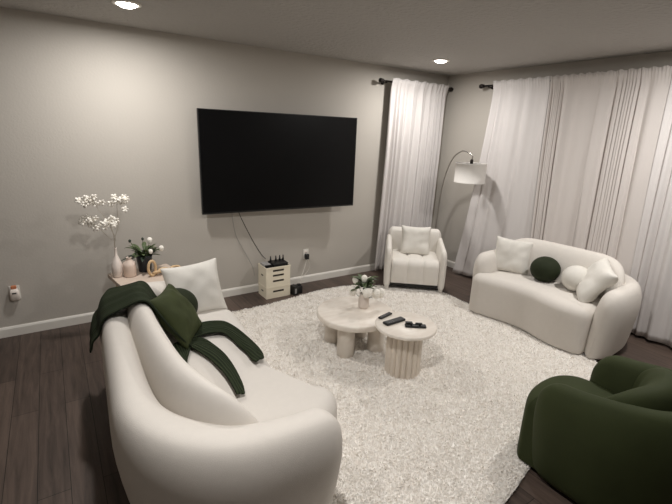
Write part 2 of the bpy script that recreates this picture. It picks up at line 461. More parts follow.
# big sofa on the left
LS, DS = 1.98, .9
sofa = empty('sofa', (-4.245, -1.84, 0), math.radians(-3), 'long ivory curved sofa seen from behind, green throw over its back', 'sofa')
couch(sofa, LS, DS, .82, .84, M['boucle'], M['seatfab'], .60, .67, .745, .095, .44,
      [(.80, .77), (.86, .62), (.855, .42), (.85, .12), (.83, -.12), (.83, -.30), (.85, -.37), (.92, -.43), (.995, -.49), (1.015, -.57), (.965, -.66), (.82, -.75), (.5, -.82), (.25, -.80), (.16, -.5), (.16, .5), (.25, .84), (.6, .85)],
      .43, ([(.54, -.81), (.43, -.79), (.335, -.71), (.27, -.58), (.232, -.4), (.205, -.1), (.19, .2), (.20, .45), (.27, .63), (.42, .75)], .3, .075), lean=.02, taper=.06, rlean=.02,
      inner=lambda s: .10*math.exp(-((abs(2*s-1)-.58)/.22)**2)+.045*max(0, (abs(2*s-1)-.5)/.5), rthin=.5)
# loveseat by the curtains
LL, DL = 1.36, .8
love = empty('loveseat', (-.215, -2.065, 0), PI+math.radians(3.5), 'ivory curved loveseat in front of the wide white curtains', 'loveseat')
couch(love, LL, DL, .75, .70, M['boucle'], M['seatfab'], .60, .61, .765, .105, .4,
      [(.77, .48), (.81, .34), (.80, .18), (.74, -.03), (.735, -.2), (.77, -.4), (.785, -.53), (.735, -.61), (.55, -.625), (.3, -.6), (.18, -.4), (.16, 0), (.18, .4), (.3, .5), (.55, .49)],
      .42, ([(.46, -.50), (.34, -.45), (.28, -.3), (.26, 0), (.28, .3), (.34, .44), (.46, .50)], .3, .095))
# green barrel chair
gch = empty('barrel_chair', (-2.165, -3.69, 0), math.radians(91), 'dark green velvet barrel armchair at the lower right corner of the rug', 'armchair')
couch(gch, .68, .68, .62, .60, M['green'], M['green'], .585, .635, .67, .092, .33,
      [(.69, .24), (.75, .1), (.755, -.08), (.70, -.19), (.60, -.24), (.4, -.24), (.2, -.2), (.17, 0), (.2, .2), (.4, .25), (.62, .255)],
      .42, ([(.42, -.20), (.31, -.16), (.26, 0), (.31, .16), (.42, .20)], .3, .085), taper=.05)

# ------------------------------------------------------------------ white channel armchair in the corner
def armchair():
    t = empty('channel_armchair', (-1.145, -.86, 0), math.atan2(-.65, .76), 'small white channel-tufted armchair in the far corner by the single curtain', 'armchair')
    # local: x across (width), y = depth, front at y=0, back at +y
    W, D = .68, .60
    for s in (-1, 1):
        P = [(s*(W/2-.04), y) for y in np.linspace(0.0, D-.04, 14)]
        o = subsurf(link('arm', wall_loft(ends(densify(P), .05), lambda q: .04, .05, lambda q: .49+.06*q, 18, .05, e_up=.6, enddrop=.0), M['chair'], t), 1)
    P = [(x, D-.085) for x in np.linspace(-W/2+.02, W/2-.02, 14)]
    subsurf(link('backrest', wall_loft(ends(densify(P), .06), lambda q: .08, .12, lambda q: .63, 18, .06, lean=-.03, e_up=.5, enddrop=0), M['chair'], t), 1)
    # seat with three channels that roll over the front edge
    sw = W-.16; nx, prof = 36, []
    for a in np.linspace(0, PI/2, 7): prof.append((-.005+.08-.08*math.sin(a), .375-.08+.08*math.cos(a)))
    path = [(.46, .375), (.3, .377), (.15, .377)]+prof+[(-.005, .25), (.0, .15), (.012, .1)]
    bm = bmesh.new(); rows = []
    for (y, z) in path+[(.46, .1)]:
        row = []
        for i in range(nx+1):
            u = i/nx; ch = abs(math.sin(PI*3*u))**.5
            low = (y, z) == (.46, .1) or (y == .012)
            d = 0 if low else .02*(1-ch)
            ny_, nz_ = (0, 1) if y > .1 else (-1, .3)
            row.append(bm.verts.new((-sw/2+sw*u, y-ny_*d, z-nz_*d)))
        rows.append(row)
    rows.append(rows[0])
    for a, b in zip(rows[:-1], rows[1:]):
        for i in range(nx): bm.faces.new((a[i], a[i+1], b[i+1], b[i]))
    bm.faces.new([r[0] for r in rows[:-1]]); bm.faces.new([r[-1] for r in reversed(rows[:-1])])
    sharp(link('seat', bm, M['chair'], t), 60)
    boxes('base_frame', [(-W/2+.06, .03, .055, W/2-.06, D-.06, .11)], M['black'], t)
    for sx in (-1, 1):
        for y in (.035, D-.06):
            link('leg', lathe([(.018, .012), (.022, .02), (.026, .06)], 16, off=(sx*(W/2-.04), y, 0)), M['chair'], t)
    return t
ac = armchair()

# ------------------------------------------------------------------ pillows
bpy.context.view_layer.update()
def P3(parent, x, y, z): return parent.matrix_world @ Vector((x, y, z))
pl = pillow_mesh('throw_pillow', .41, .41, .15, M['pillow'], seed=1)
orient(pl, (-3.60, -1.13, .575), (-.06, .45, 1), (-.12, -1, .45)); tag(pl, 'white square pillow propped against the far arm of the long sofa', 'pillow')
pl = pillow_mesh('throw_pillow', .37, .37, .13, M['greenpil'], seed=2, wr=.008, pinch=.1)
orient(pl, (-3.82, -1.55, .595), (-.65, .45, 1), (.9, -.45, .7)); tag(pl, 'moss green velvet square pillow leaning on the long sofa back', 'pillow')
bm = ellipsoid_bm(bmesh.new(), (0, 0, 0), (.135, .135, .12), 32, 20)
pl = link('ball_pillow', bm, M['greenball'], loc=(-3.775, -1.33, .555)); tag(pl, 'dark green round pillow behind the green square one on the long sofa', 'pillow')
pl = pillow_mesh('throw_pillow', .37, .37, .15, M['pillow'], seed=3)
orient(pl, (-.63, -1.66, .575), (.3, .12, 1), (-1, -.6, .35)); tag(pl, 'white square pillow at the lamp end of the loveseat', 'pillow')
bm = ellipsoid_bm(bmesh.new(), (0, 0, 0), (.13, .13, .12), 32, 20)
pl = link('ball_pillow', bm, M['greenball'], loc=(-.62, -2.01, .54)); tag(pl, 'dark green ball pillow in the middle of the loveseat', 'pillow')
bm = ellipsoid_bm(bmesh.new(), (0, 0, 0), (.12, .12, .115), 32, 20)
pl = link('ball_pillow', bm, M['pillow'], loc=(-.62, -2.30, .54)); tag(pl, 'white ball pillow right of the green ball on the loveseat', 'pillow')
pl = pillow_mesh('throw_pillow', .38, .38, .14, M['pillow'], seed=4)
orient(pl, (-.66, -2.46, .575), (.35, -.75, 1), (-.75, .75, .7)); tag(pl, 'white square pillow tilted against the window-side arm of the loveseat', 'pillow')
pl = pillow_mesh('throw_pillow', .36, .36, .13, M['pillow'], seed=5)
q = ac.matrix_world.to_3x3()
orient(pl, P3(ac, 0, .335, .52), q@Vector((0, .3, 1)), q@Vector((0, -1, .3))); tag(pl, 'white pillow sitting in the small corner armchair', 'pillow')

# ------------------------------------------------------------------ throw blanket draped over the sofa
bpy.context.view_layer.update()
dg = bpy.context.evaluated_depsgraph_get()
trees = []
for o in list(sofa.children):
    trees.append((BVHTree.FromObject(o, dg), o.matrix_world.copy()))
def drop(x, y):
    best = None
    for tr, mw in trees:
        inv = mw.inverted(); h = tr.ray_cast(inv@Vector((x, y, 2)), Vector((0, 0, -1)))
        if h[0] is not None:
            z = (mw@h[0]).z
            if best is None or z > best: best = z
    return best if best is not None else 0
def blanket():
    bm = bmesh.new(); uvl = bm.loops.layers.uv.new('UVMap')
    def ribbon(cl, width, across, nu=14, off=.014, zmin=.405, seed=0, fold=.012):
        """cl: plan points (x, y[, z]); width(s); across: plan direction; z found by dropping onto the sofa"""
        C = catmull([(*p, 0)[:3] if len(p) == 2 else p for p in cl], 6); n = len(C); rows = []; S = arclen(C)
        for i, p in enumerate(C):
            s = i/(n-1); wd = width(s); a = across(s) if callable(across) else Vector(across); a = Vector((a[0], a[1], a[2] if len(a) > 2 else 0)).normalized()
            row = []
            for j in range(nu+1):
                v = j/nu-.5; q = p+a*(v*wd)
                fz = fold*(.5+.5*math.sin(v*wd*70+seed+2*noise.noise(Vector((s*4, v*3, seed)))))
                if p.z == 0:
                    q = Vector((q.x, q.y, max(drop(q.x, q.y), zmin)+off+fz))
                row.append(q)
            rows.append(row)
        for _ in range(2):                              # relax along the length so that it bridges creases
            for j in range(nu+1):
                z = [r[j].z for r in rows]
                for i in range(1, n-1):
                    rows[i][j].z = max(z[i] if C[i].z == 0 else -9, .25*z[i-1]+.5*z[i]+.25*z[i+1])
        V = [[bm.verts.new(q) for q in r] for r in rows]
        for i in range(n-1):
            for j in range(nu):
                fc = bm.faces.new((V[i][j], V[i+1][j], V[i+1][j+1], V[i][j+1]))
                for lp, (a, b) in zip(fc.loops, ((i, j), (i+1, j), (i+1, j+1), (i, j+1))): lp[uvl].uv = (S[a], b/nu*width(a/(n-1))*2)
    # over the back near the far corner: follows the sofa inside to outside, then hangs
    nj, rows = 16, []
    for j in range(nj+1):
        v = j/nj; o = Vector((-3.80+.02*math.sin(v*9), -1.76+.31*v, 0)); d = Vector((-1, .40+.48*v, 0)).normalized(); prof = []; k = 0
        while k < 80:
            q = o+d*(.012*k); z = drop(q.x, q.y)
            if z < .30: break
            prof.append(Vector((q.x, q.y, z))); k += 1
        for _ in range(60):                              # bridge the crease
            for i in range(1, len(prof)-1): prof[i].z = max(prof[i].z, .5*(prof[i-1].z+prof[i+1].z))
        fz = .012+.009*(1+math.sin(v*26+.6*math.sin(v*7)))
        prof = [p+Vector((0, 0, fz)) for p in prof]
        e = prof[-1]; ln = .10+.02*math.sin(v*4+.5)+.03*v
        for i in range(1, 10):
            f = i/9; out = .028+.03*f+.012*math.sin(v*26)*f
            prof.append(e+d*out*min(1, f*3)+Vector((0, 0, -ln*f)))
        S_ = arclen(prof); m_ = 36; row = []
        for i in range(m_+1):
            s_ = S_[-1]*i/m_; k = max(q for q in range(len(S_)) if S_[q] <= s_+1e-9); k = min(k, len(prof)-2)
            row.append(prof[k].lerp(prof[k+1], (s_-S_[k])/max(1e-9, S_[k+1]-S_[k])))
        rows.append(row)
    for _ in range(2):
        for j in range(1, nj):
            for i in range(37): rows[j][i] = rows[j][i]*.6+(rows[j-1][i]+rows[j+1][i])*.2
    V = [[bm.verts.new(q) for q in r] for r in rows]
    for j in range(nj):
        for i in range(36):
            fc = bm.faces.new((V[j][i], V[j+1][i], V[j+1][i+1], V[j][i+1]))
            for lp, (a, b) in zip(fc.loops, ((j, i), (j+1, i), (j+1, i+1), (j, i+1))): lp[uvl].uv = (b*.02, a*.045)
    # long tail across the seat and down its front
    ribbon([(-3.84, -1.62), (-3.77, -1.58), (-3.70, -1.56), (-3.63, -1.56), (-3.555, -1.60), (-3.525, -1.70), (-3.515, -1.82), (-3.505, -1.93), (-3.51, -2.02), (-3.515, -2.08)], lambda s: .19-.13*s*s, lambda s: (.15+.9*s*s, 1-.6*s), nu=10, seed=2, zmin=.442)
    # second, thin tail on the seat
    ribbon([(-3.83, -1.64), (-3.76, -1.71), (-3.73, -1.79), (-3.70, -1.92), (-3.695, -2.08), (-3.705, -2.22), (-3.72, -2.32)], lambda s: .14-.095*s, lambda s: (1, .35-.3*s), nu=8, seed=3)
    # short corner
    ribbon([(-3.82, -1.66), (-3.845, -1.76), (-3.865, -1.84), (-3.875, -1.91)], lambda s: .13-.11*s, lambda s: (1, .2), nu=6, seed=4)
    o = link('throw_blanket', bm, M['knit'])
    sd = o.modifiers.new('solidify', 'SOLIDIFY'); sd.thickness = .012; sd.offset = 1
    subsurf(o, 1)
    return tag(o, 'dark green knitted throw draped over the back and seat of the long sofa', 'blanket')
blanket()

# ------------------------------------------------------------------ coffee tables
def table_big():
    cx, cy, R, zt = -2.444, -1.516, .31, .318
    t = empty('coffee_table', (cx, cy, 0), 0, 'low round pale stone coffee table on four thick round legs', 'coffee table')
    link('tabletop', lathe([(R-.012, zt-.05), (R-.002, zt-.044), (R, zt-.03), (R, zt-.012), (R-.004, zt-.003), (R-.012, zt)], 72), M['marble'], t); sharp(t.children[-1], 50)
    for a in (37, 127, 214, 307):
        a = math.radians(a)
        sharp(link('leg', lathe([(.064, .01), (.068, .015), (.068, zt-.0505)], 32, off=(.185*math.cos(a), .185*math.sin(a), 0)), M['marble'], t), 50)
table_big()
def table_small():
    cx, cy, R, zt = -2.36, -2.015, .221, .39
    t = empty('side_table', (cx, cy, 0), 0, 'taller drum side table with a fluted base, remotes on top', 'side table')
    sharp(link('tabletop', lathe([(R-.01, zt-.028), (R-.001, zt-.022), (R, zt-.008), (R-.008, zt)], 64), M['marble'], t), 50)
    n, k = 18, 8; ring = []
    for i in range(n):
        for j in range(k):
            a = 2*PI*(i+j/k)/n; r = .112+.018*math.sin(PI*j/k)**.6
            ring.append((r*math.cos(a), r*math.sin(a)))
    bm = bmesh.new(); rings(bm, [[(x, y, z) for x, y in ring] for z in (.01, zt-.0285)])
    sharp(link('fluted_base', bm, M['flute'], t), 50)
table_small()
def remote(name, label, cat, px, py, rz, L, Wd, thick, n=3):
    t = empty(name, (px, py, .39), rz, label, cat, 'remotes on the side table')
    o = boxes('body', [(-L/2, -Wd/2, .0005, L/2, Wd/2, thick)], M['black'], t, bev=min(.006, thick*.4))
    bm = bmesh.new()
    for i in range(n*3):
        a, b = i % n, i//n
        if n == 3: lathe([(.003, thick), (.003, thick+.0015), (.002, thick+.002)], 8, bm, (-L*.35+b*.022, (a-1)*Wd*.27, 0))
    link('buttons', bm, M['grey'], o)
    return t
remote('remote_control', 'slim black remote nearest the vase on the drum table', 'remote', -2.412, -1.845, math.radians(14), .14, .032, .014)
remote('remote_control', 'wide black remote lying in the middle of the three on the drum table', 'remote', -2.42, -1.955, math.radians(2), .18, .054, .018)
def keys():
    t = empty('game_controller', (-2.335, -2.085, .39), math.radians(-36), 'small black device with raised knobs, right end of the remotes on the drum table', 'remote')
    boxes('body', [(-.075, -.025, .0005, .075, .02, .016)], M['black'], t, .006)
    bm = bmesh.new(); box_bm(bm, -.07, .0, .015, -.02, .03, .028); box_bm(bm, .0, .005, .015, .05, .025, .024)
    bevel(link('grip', bm, M['black'], t, smooth=False), .005)
    for x in (-.03, .03): link('thumb_stick', lathe([(.008, .0165), (.006, .026), (.01, .028), (.01, .033)], 12, None, (x, -.01, 0)), M['black'], t)
keys()

# flowers ------------------------------------------------------------------
def rose_bm(bm, c, r, seed=0):
    rg = random.Random(seed); c = Vector(c)
    ellipsoid_bm(bm, c, (r*.55, r*.55, r*.6), 10, 7)
    for ring, (n, rr, tilt) in enumerate(((4, .5, .25), (5, .72, .55), (6, .9, .95))):
        for k in range(n):
            a = 2*PI*k/n+ring*.6+rg.uniform(-.2, .2)
            rot = Matrix.Rotation(a, 3, 'Z') @ Matrix.Rotation(tilt, 3, 'Y')
            ellipsoid_bm(bm, c+rot@Vector((r*rr*.55, 0, -r*.1*ring)), (r*.16, r*.5, r*.55), 8, 6, rot)
    return bm
def leaf_bm(bm, base, d, L, Wd):
    base = Vector(base); d = Vector(d).normalized(); s = d.cross(Vector((0, 0, 1))).normalized(); nn = s.cross(d); prev = None
    for i in range(7):
        u = i/6; w_ = Wd/2*math.sin(PI*min(1, .06+u*.94))**.8; c = base+d*L*u-Vector((0, 0, L*.35*u*u))
        cur = [bm.verts.new(c+s*w_+nn*w_*.3), bm.verts.new(c), bm.verts.new(c-s*w_+nn*w_*.3)]
        if prev:
            bm.faces.new((prev[0], prev[1], cur[1], cur[0])); bm.faces.new((prev[1], prev[2], cur[2], cur[1]))
        prev = cur
    return bm
def flower(loc, tip, r, label, group, base=(0, 0, .04), m='petal', seed=0):
    t = empty('rose', loc, 0, label, 'flower', group)
    link('stem', tube_bm([base, (base[0]*.4+tip[0]*.35, base[1]*.4+tip[1]*.35, tip[2]*.6), tip], .002, 6), M['leaf'], t)
    link('bloom', rose_bm(bmesh.new(), tip, r, seed), M[m], t)
    return t
vx, vy = -2.35, -1.50
def coffee_vase():
    v = link('vase', lathe([(.032, .3305), (.041, .34), (.045, .37), (.043, .41), (.036, .44), (.039, .455), (.034, .455), (.03, .44), (.03, .43)], 32), M['white'], loc=(vx, vy, -.012))
    tag(v, 'small white vase of white roses on the low round coffee table', 'vase')
    tips = [(-.085, .045, .155), (-.03, -.07, .165), (.055, -.085, .15), (.115, -.07, .14), (-.05, .06, .235), (.075, .02, .225), (.01, .02, .25)]
    labs = ['leftmost white rose in the coffee table vase', 'white rose drooping over the front left rim of the coffee table vase', 'white rose hanging over the front right rim of the coffee table vase',
            'rightmost white rose in the coffee table vase', 'white rose at the back left of the coffee table bunch', 'white rose at the back right of the coffee table bunch', 'topmost central white rose in the coffee table vase']
    for k, (tp, lb) in enumerate(zip(tips, labs)):
        flower((vx, vy, .318), tp, .056 if k < 4 else .042, lb, 'white roses on the coffee table', base=(tp[0]*.08, tp[1]*.08, .105), seed=k)
    t = empty('leaf_sprig', (vx, vy, .318), 0, 'grey green leafy sprig among the coffee table roses', 'foliage')
    link('stem', tube_bm([(0, 0, .105), (0, .01, .16), (0, .02, .2)], .002, 6), M['leaf'], t)
    bm = bmesh.new(); rg = random.Random(4)
    for k in range(44):
        a = rg.uniform(0, 2*PI); leaf_bm(bm, (.02*math.cos(a), .02*math.sin(a)+.01, .16+rg.uniform(0, .08)), (math.cos(a), math.sin(a), rg.uniform(.1, 1)), rg.uniform(.07, .125), .036)
    link('leaves', bm, M['leaf'], t)
coffee_vase()

# ------------------------------------------------------------------ television
def television():
    A, B = Vector((-3.225, -.105, 0)), Vector((-1.55, -.19, 0)); c = (A+B)/2; rz = math.atan2(B.y-A.y, B.x-A.x); Wd = (B-A).length; z0, z1 = .905, 1.853
    t = empty('television', (c.x, c.y, 0), rz, 'large black flat television mounted on the back wall', 'television')
    boxes('body', [(-Wd/2, 0, z0, Wd/2, .03, z1), (-Wd*.3, .03, z0+.06, Wd*.3, .06, z0+.6)], M['black'], t, .004)
    boxes('screen', [(-Wd/2+.008, -.0035, z0+.014, Wd/2-.008, -.0005, z1-.008)], M['screen'], t, .0)
    boxes('bezel', [(-Wd/2, -.004, z0, Wd/2, -.0003, z0+.0135), (-Wd/2, -.004, z1-.0075, Wd/2, -.0003, z1), (-Wd/2, -.004, z0+.0135, -Wd/2+.0075, -.0003, z1-.0075), (Wd/2-.0075, -.004, z0+.0135, Wd/2, -.0003, z1-.0075)], M['black'], t, 0)
    boxes('mount_bracket', [(-.3, .06, 1.2, -.27, .075, 1.6), (.27, .06, 1.2, .3, .075, 1.6), (-.35, .075, 1.33, .35, .09, 1.37), (-.04, .09, 1.3, .04, .125, 1.42)], M['blackmetal'], t, .002)
television()

# ------------------------------------------------------------------ storage crates with the network gear
def crate(name, x0, y0, x1, y1, z0, z1, slots, label):
    t = empty(name, ((x0+x1)/2, (y0+y1)/2, z0), 0, label, 'storage crate', 'cream crates stacked by the back wall')
    a, b, h, th = (x1-x0)/2, (y1-y0)/2, z1-z0, .006
    boxes('body', [(-a, -b, .0, a, b, .006), (-a, -b, .006, a, -b+th, h), (-a, b-th, .006, a, b, h), (-a, -b+th, .006, -a+th, b-th, h), (a-th, -b+th, .006, a, b-th, h),
                   (-a-.003, -b-.003, h-.016, a+.003, -b-.0002, h), (-a-.003, -b, h-.016, -a-.0002, b, h), (a+.0002, -b, h-.016, a+.003, b, h)], M['cream'], t, .002)
    for zz in slots: boxes('handle_slot', [(-.062, -b-.0008, zz-.0095, .062, -b+.002, zz+.0095)], M['slot'], t, 0)
    boxes('side_slot', [(-a-.0008, -.025, h*.5, -a+.002, .025, h*.5+.014)], M['slot'], t, 0)
    return t
crate('storage_crate', -2.66, -.275, -2.385, -.075, .001, .128, [.075], 'cream slotted storage crate on the floor, lower of the stacked pair')
crate('storage_crate', -2.66, -.275, -2.385, -.075, .129, .34, [.06, .12, .172], 'taller cream storage crate stacked on the lower one, router on top')
def gear():
    t = empty('router', (-2.48, -.175, .33), 0, 'black router with upright antennas in the top crate', 'router')
    boxes('body', [(-.085, -.07, 0, .085, .07, .035)], M['black'], t, .006)
    for x in (-.07, -.01, .035, .075): link('antenna', lathe([(.011, .03), (.011, .052), (.008, .058), (.006, .09)], 12, off=(x, .03, 0)), M['black'], t)
    t = empty('modem', (-2.615, -.165, .33), 0, 'grey modem with a black front left of the router in the top crate', 'modem')
    boxes('body', [(-.038, -.06, 0, .036, .06, .03)], M['grey'], t, .005); boxes('front_panel', [(-.036, -.066, .002, .034, -.0605, .028)], M['black'], t, .002)
    # things below keep the gear up: a bundled stack of cables fills the crate
    o = boxes('parcel', [(-2.65, -.265, .136, -2.395, -.085, .329)], M['slot'], None, .004); tag(o, 'dark box filling the top crate under the router', 'box')
    bm = tube_bm([(.11*.0+.03*math.cos(a), 0, .035+.032*math.sin(a)) for a in np.linspace(0, 4*PI, 22)], .0022, 6)
    o = link('cable_coil', bm, M['wcable'], loc=(-2.345, -.12, .265)); tag(o, 'coil of thin white cable hanging off the right side of the top crate', 'cable')
gear()
# cable from the television
o = link('power_cable', tube_bm([(-2.9, -.10, 1.0), (-2.86, -.10, .88), (-2.79, -.06, .75), (-2.69, -.04, .56), (-2.61, -.06, .42), (-2.585, -.10, .385)], .0035, 8), M['cable'])
tag(o, 'black cable hanging from the television down to the crates', 'cable')
o = link('signal_cable', tube_bm([(-2.93, -.07, 1.0), (-2.91, -.03, .85), (-2.87, -.012, .65), (-2.8, -.012, .5), (-2.75, -.02, .4), (-2.71, -.04, .3), (-2.69, -.05, .2)], .002, 6), M['grey'])
tag(o, 'thin grey cable hanging from the television left of the black one', 'cable')
# outlet by the crates
def outlet(name, x, z, label):
    t = empty(name, (x, 0, z), 0, label, 'outlet', 'wall outlets')
    cp = boxes('cover_plate', [(-.035, -.006, -.058, .035, -.0003, .058)], M['trim'], t, .003)
    for zz in (-.026, .026):
        bm = bmesh.new(); rings(bm, [[(.017*math.cos(2*PI*i/20), y, zz+.014*math.sin(2*PI*i/20)) for i in range(20)] for y in (-.006, -.0085)])
        link('socket', bm, M['white'], cp)
    return t
outlet('wall_outlet', -2.045, .345, 'white wall outlet right of the crates with a black plug')
o = boxes('charger_plug', [(-2.067, -.05, .29, -2.023, -.009, .35)], M['black'], None, .006); tag(o, 'black plug in the wall outlet right of the crates', 'plug')
o = link('charger_cable', tube_bm([(-2.055, -.04, .292), (-2.09, -.06, .2), (-2.14, -.09, .13), (-2.19, -.14, .09), (-2.22, -.2, .125)], .003, 6), M['wcable']); tag(o, 'white cable from the black plug down to the small black speaker', 'cable')
o = link('charger_cable', tube_bm([(-2.03, -.007, .30), (-2.0, -.02, .22), (-2.02, -.03, .16), (-2.09, -.05, .1), (-2.16, -.1, .06), (-2.2, -.16, .02)], .0025, 6), M['wcable']); tag(o, 'second white cable looping right of the black plug', 'cable')
def adapters():
    t = empty('speaker', (-2.335, -.27, 0), math.radians(10), 'small black box speaker on the floor right of the crates', 'speaker')
    boxes('body', [(-.028, -.04, 0, .028, .04, .10)], M['black'], t, .006)
    boxes('front_panel', [(-.018, -.042, .02, .004, -.0405, .075)], M['grey'], t, 0)
    t = empty('power_adapter', (-2.265, -.25, 0), math.radians(-8), 'black power adapter standing right of the small speaker', 'adapter')
    boxes('body', [(-.03, -.035, 0, .03, .035, .085)], M['black'], t, .006)
    boxes('prong_cap', [(-.018, -.018, .0855, .018, .018, .10)], M['black'], t, .003)
adapters()
# plug-in air freshener on the left
outlet('wall_outlet', -4.715, .365, 'white wall outlet left of the sofa with an air freshener')
def freshener():
    t = empty('air_freshener', (-4.715, -.0095, .365), 0, 'white and orange plug-in air freshener on the left wall outlet', 'air freshener')
    bm = bmesh.new()
    rs = []
    for z, a, b in ((-.055, .026, .03), (-.045, .03, .04), (.0, .032, .046), (.02, .03, .044), (.04, .022, .034)):
        rs.append([(a*sgp(math.cos(2*PI*i/24), .6), -b/2-.001+b/2*sgp(math.sin(2*PI*i/24), .6), z) for i in range(24)])
    rings(bm, rs); link('body', bm, M['white'], t)
    boxes('vent_slot', [(-.014, -.0495, .006, .014, -.044, .015)], M['black'], t, 0)
    boxes('scent_bottle', [(-.018, -.032, .0405, .018, -.006, .066)], M['orange'], t, .005)
freshener()

# ------------------------------------------------------------------ curtains
def curtain(name, label, group, top, bot, z0, fold, wall, depth=.09, m='curtain', seed=0, nu=150, nv=44, amp=.028, zr=2.28, ruffle=.03, sway=None):
    """a cloth panel hung on a rod. top/bot: (start, end) along the wall; fold(u) gives the phase"""
    rg = random.Random(seed); ph = [rg.uniform(0, 6.28) for _ in range(4)]
    zt = zr+ruffle; rows = []
    bm = bmesh.new()
    for k in range(nv+1):
        v = k/nv; z = zt+(z0-zt)*v**1.0; row = []
        for i in range(nu+1):
            u = i/nu; e = v**1.15
            a = (top[0]+(top[1]-top[0])*u)*(1-e)+(bot[0]+(bot[1]-bot[0])*u)*e
            p = fold(u)*2*PI
            wob = .35*math.sin(v*3+ph[0]+u*9)
            A = amp*(.45+.55*min(1, v*3))
            d = A*(math.sin(p+wob)+.35*math.sin(2*p+ph[1]+v*1.5)+.25*math.sin(.5*p+ph[2]))
            hd = max(0, 1-v/.05); d = d*(1-.75*hd)+.032*hd+.004*hd*math.sin(u*nu*.9+ph[3])
            a += .35*A*math.cos(p+wob)
            if sway: a2, d2 = sway(u, v); a += a2; d += d2
            zz = z+(.006*math.sin(u*40+ph[2]) if k == 0 else 0)
            if wall == 'A': row.append((a, -depth-d, zz))
            else: row.append((-depth-d, a, zz))
        rows.append(row)
    V = [[bm.verts.new(p) for p in r] for r in rows]
    for k in range(nv):
        for i in range(nu): bm.faces.new((V[k][i], V[k][i+1], V[k+1][i+1], V[k+1][i]))
    o = link(name, bm, M[m])
    sd = o.modifiers.new('solidify', 'SOLIDIFY'); sd.thickness = .003
    return tag(o, label, 'curtain', group)
def rod(label, wall, a0, a1, d=.09, z=2.272):
    f = (lambda a, dd, zz: (a, -dd, zz)) if wall == 'A' else (lambda a, dd, zz: (-dd, a, zz))
    t = empty('curtain_rod', f((a0+a1)/2, 0, z), 0, label, 'curtain rod', 'dark curtain rods'); O = Vector(t.location)
    sub = lambda p: Vector(p)-O
    link('rod', tube_bm([sub(f(a0, d, z)), sub(f(a1, d, z))], .010, 12, sm=1), M['blackmetal'], t)
    for a, sg in ((a0, -1), (a1, 1)):
        sg = math.copysign(1, (a1-a0))*sg
        bm = bmesh.new()
        prof = [(.0, .010), (.005, .018), (.012, .02), (.016, .012), (.022, .022), (.045, .026), (.062, .022), (.068, .012)]
        rs = []
        for s, r in prof:
            if wall == 'A': rs.append([sub((a+sg*s, -d+r*math.cos(2*PI*i/16), z+r*math.sin(2*PI*i/16))) for i in range(16)])
            else: rs.append([sub((-d+r*math.cos(2*PI*i/16), a+sg*s, z+r*math.sin(2*PI*i/16))) for i in range(16)])
        rings(bm, rs); link('finial', bm, M['blackmetal'], t)
        b = a-sg*.05
        bm = tube_bm([sub(f(b, .001, z-.01)), sub(f(b, d, z-.014))], .006, 8, sm=1)
        tube_bm([sub(f(b, .0005, z-.01)), sub(f(b, .006, z-.01))], .022, 16, bm, sm=1)
        link('bracket', bm, M['blackmetal'], t)
rod('short dark curtain rod on the back wall near the corner', 'A', -1.13, -.075)
rod('long dark curtain rod on the right wall', 'B', -.64, -3.6)
def lin(n, *bumps):
    """fold phase: n folds overall, denser around the given (centre, width, extra folds)"""
    def f(u):
        p = n*u
        for c, wd, ex in bumps: p += ex*.5*(1+math.tanh((u-c)/wd))
        return p
    return f
G = 'white curtains'
curtain('curtain', 'single white curtain panel on the back wall behind the corner armchair', G, (-1.03, -.10), (-1.10, -.13), .03, lin(6, (.85, .12, 3), (.15, .08, 2)), 'A', seed=1)
Lr = ['white curtain panel nearest the lamp on the right wall, smooth folds', 'gathered white curtain panel second from the lamp on the right wall', 'white curtain panel third from the lamp, behind the right half of the loveseat', 'white curtain panel at the right edge of the photo']
def flare(u, v): return (.05*(1-u)**3*v**2, .12*(1-u)**2*v**2)
curtain('curtain', Lr[0], G, (-.78, -1.44), (-.66, -1.54), .03, lin(3.2, (.12, .1, 1)), 'B', seed=2, sway=flare, amp=.013)
curtain('curtain', Lr[1], G, (-1.445, -1.93), (-1.55, -1.98), .03, lin(1.2, (.16, .1, 6)), 'B', seed=3, m='curtain_warm', amp=.019)
curtain('curtain', Lr[2], G, (-1.925, -2.46), (-1.97, -2.52), .03, lin(1.4, (.45, .16, 7)), 'B', seed=4, amp=.019, m='curtain_warm')
curtain('curtain', Lr[3], G, (-2.465, -3.5), (-2.53, -3.5), .03, lin(5, (.1, .1, 2)), 'B', seed=5, amp=.02)

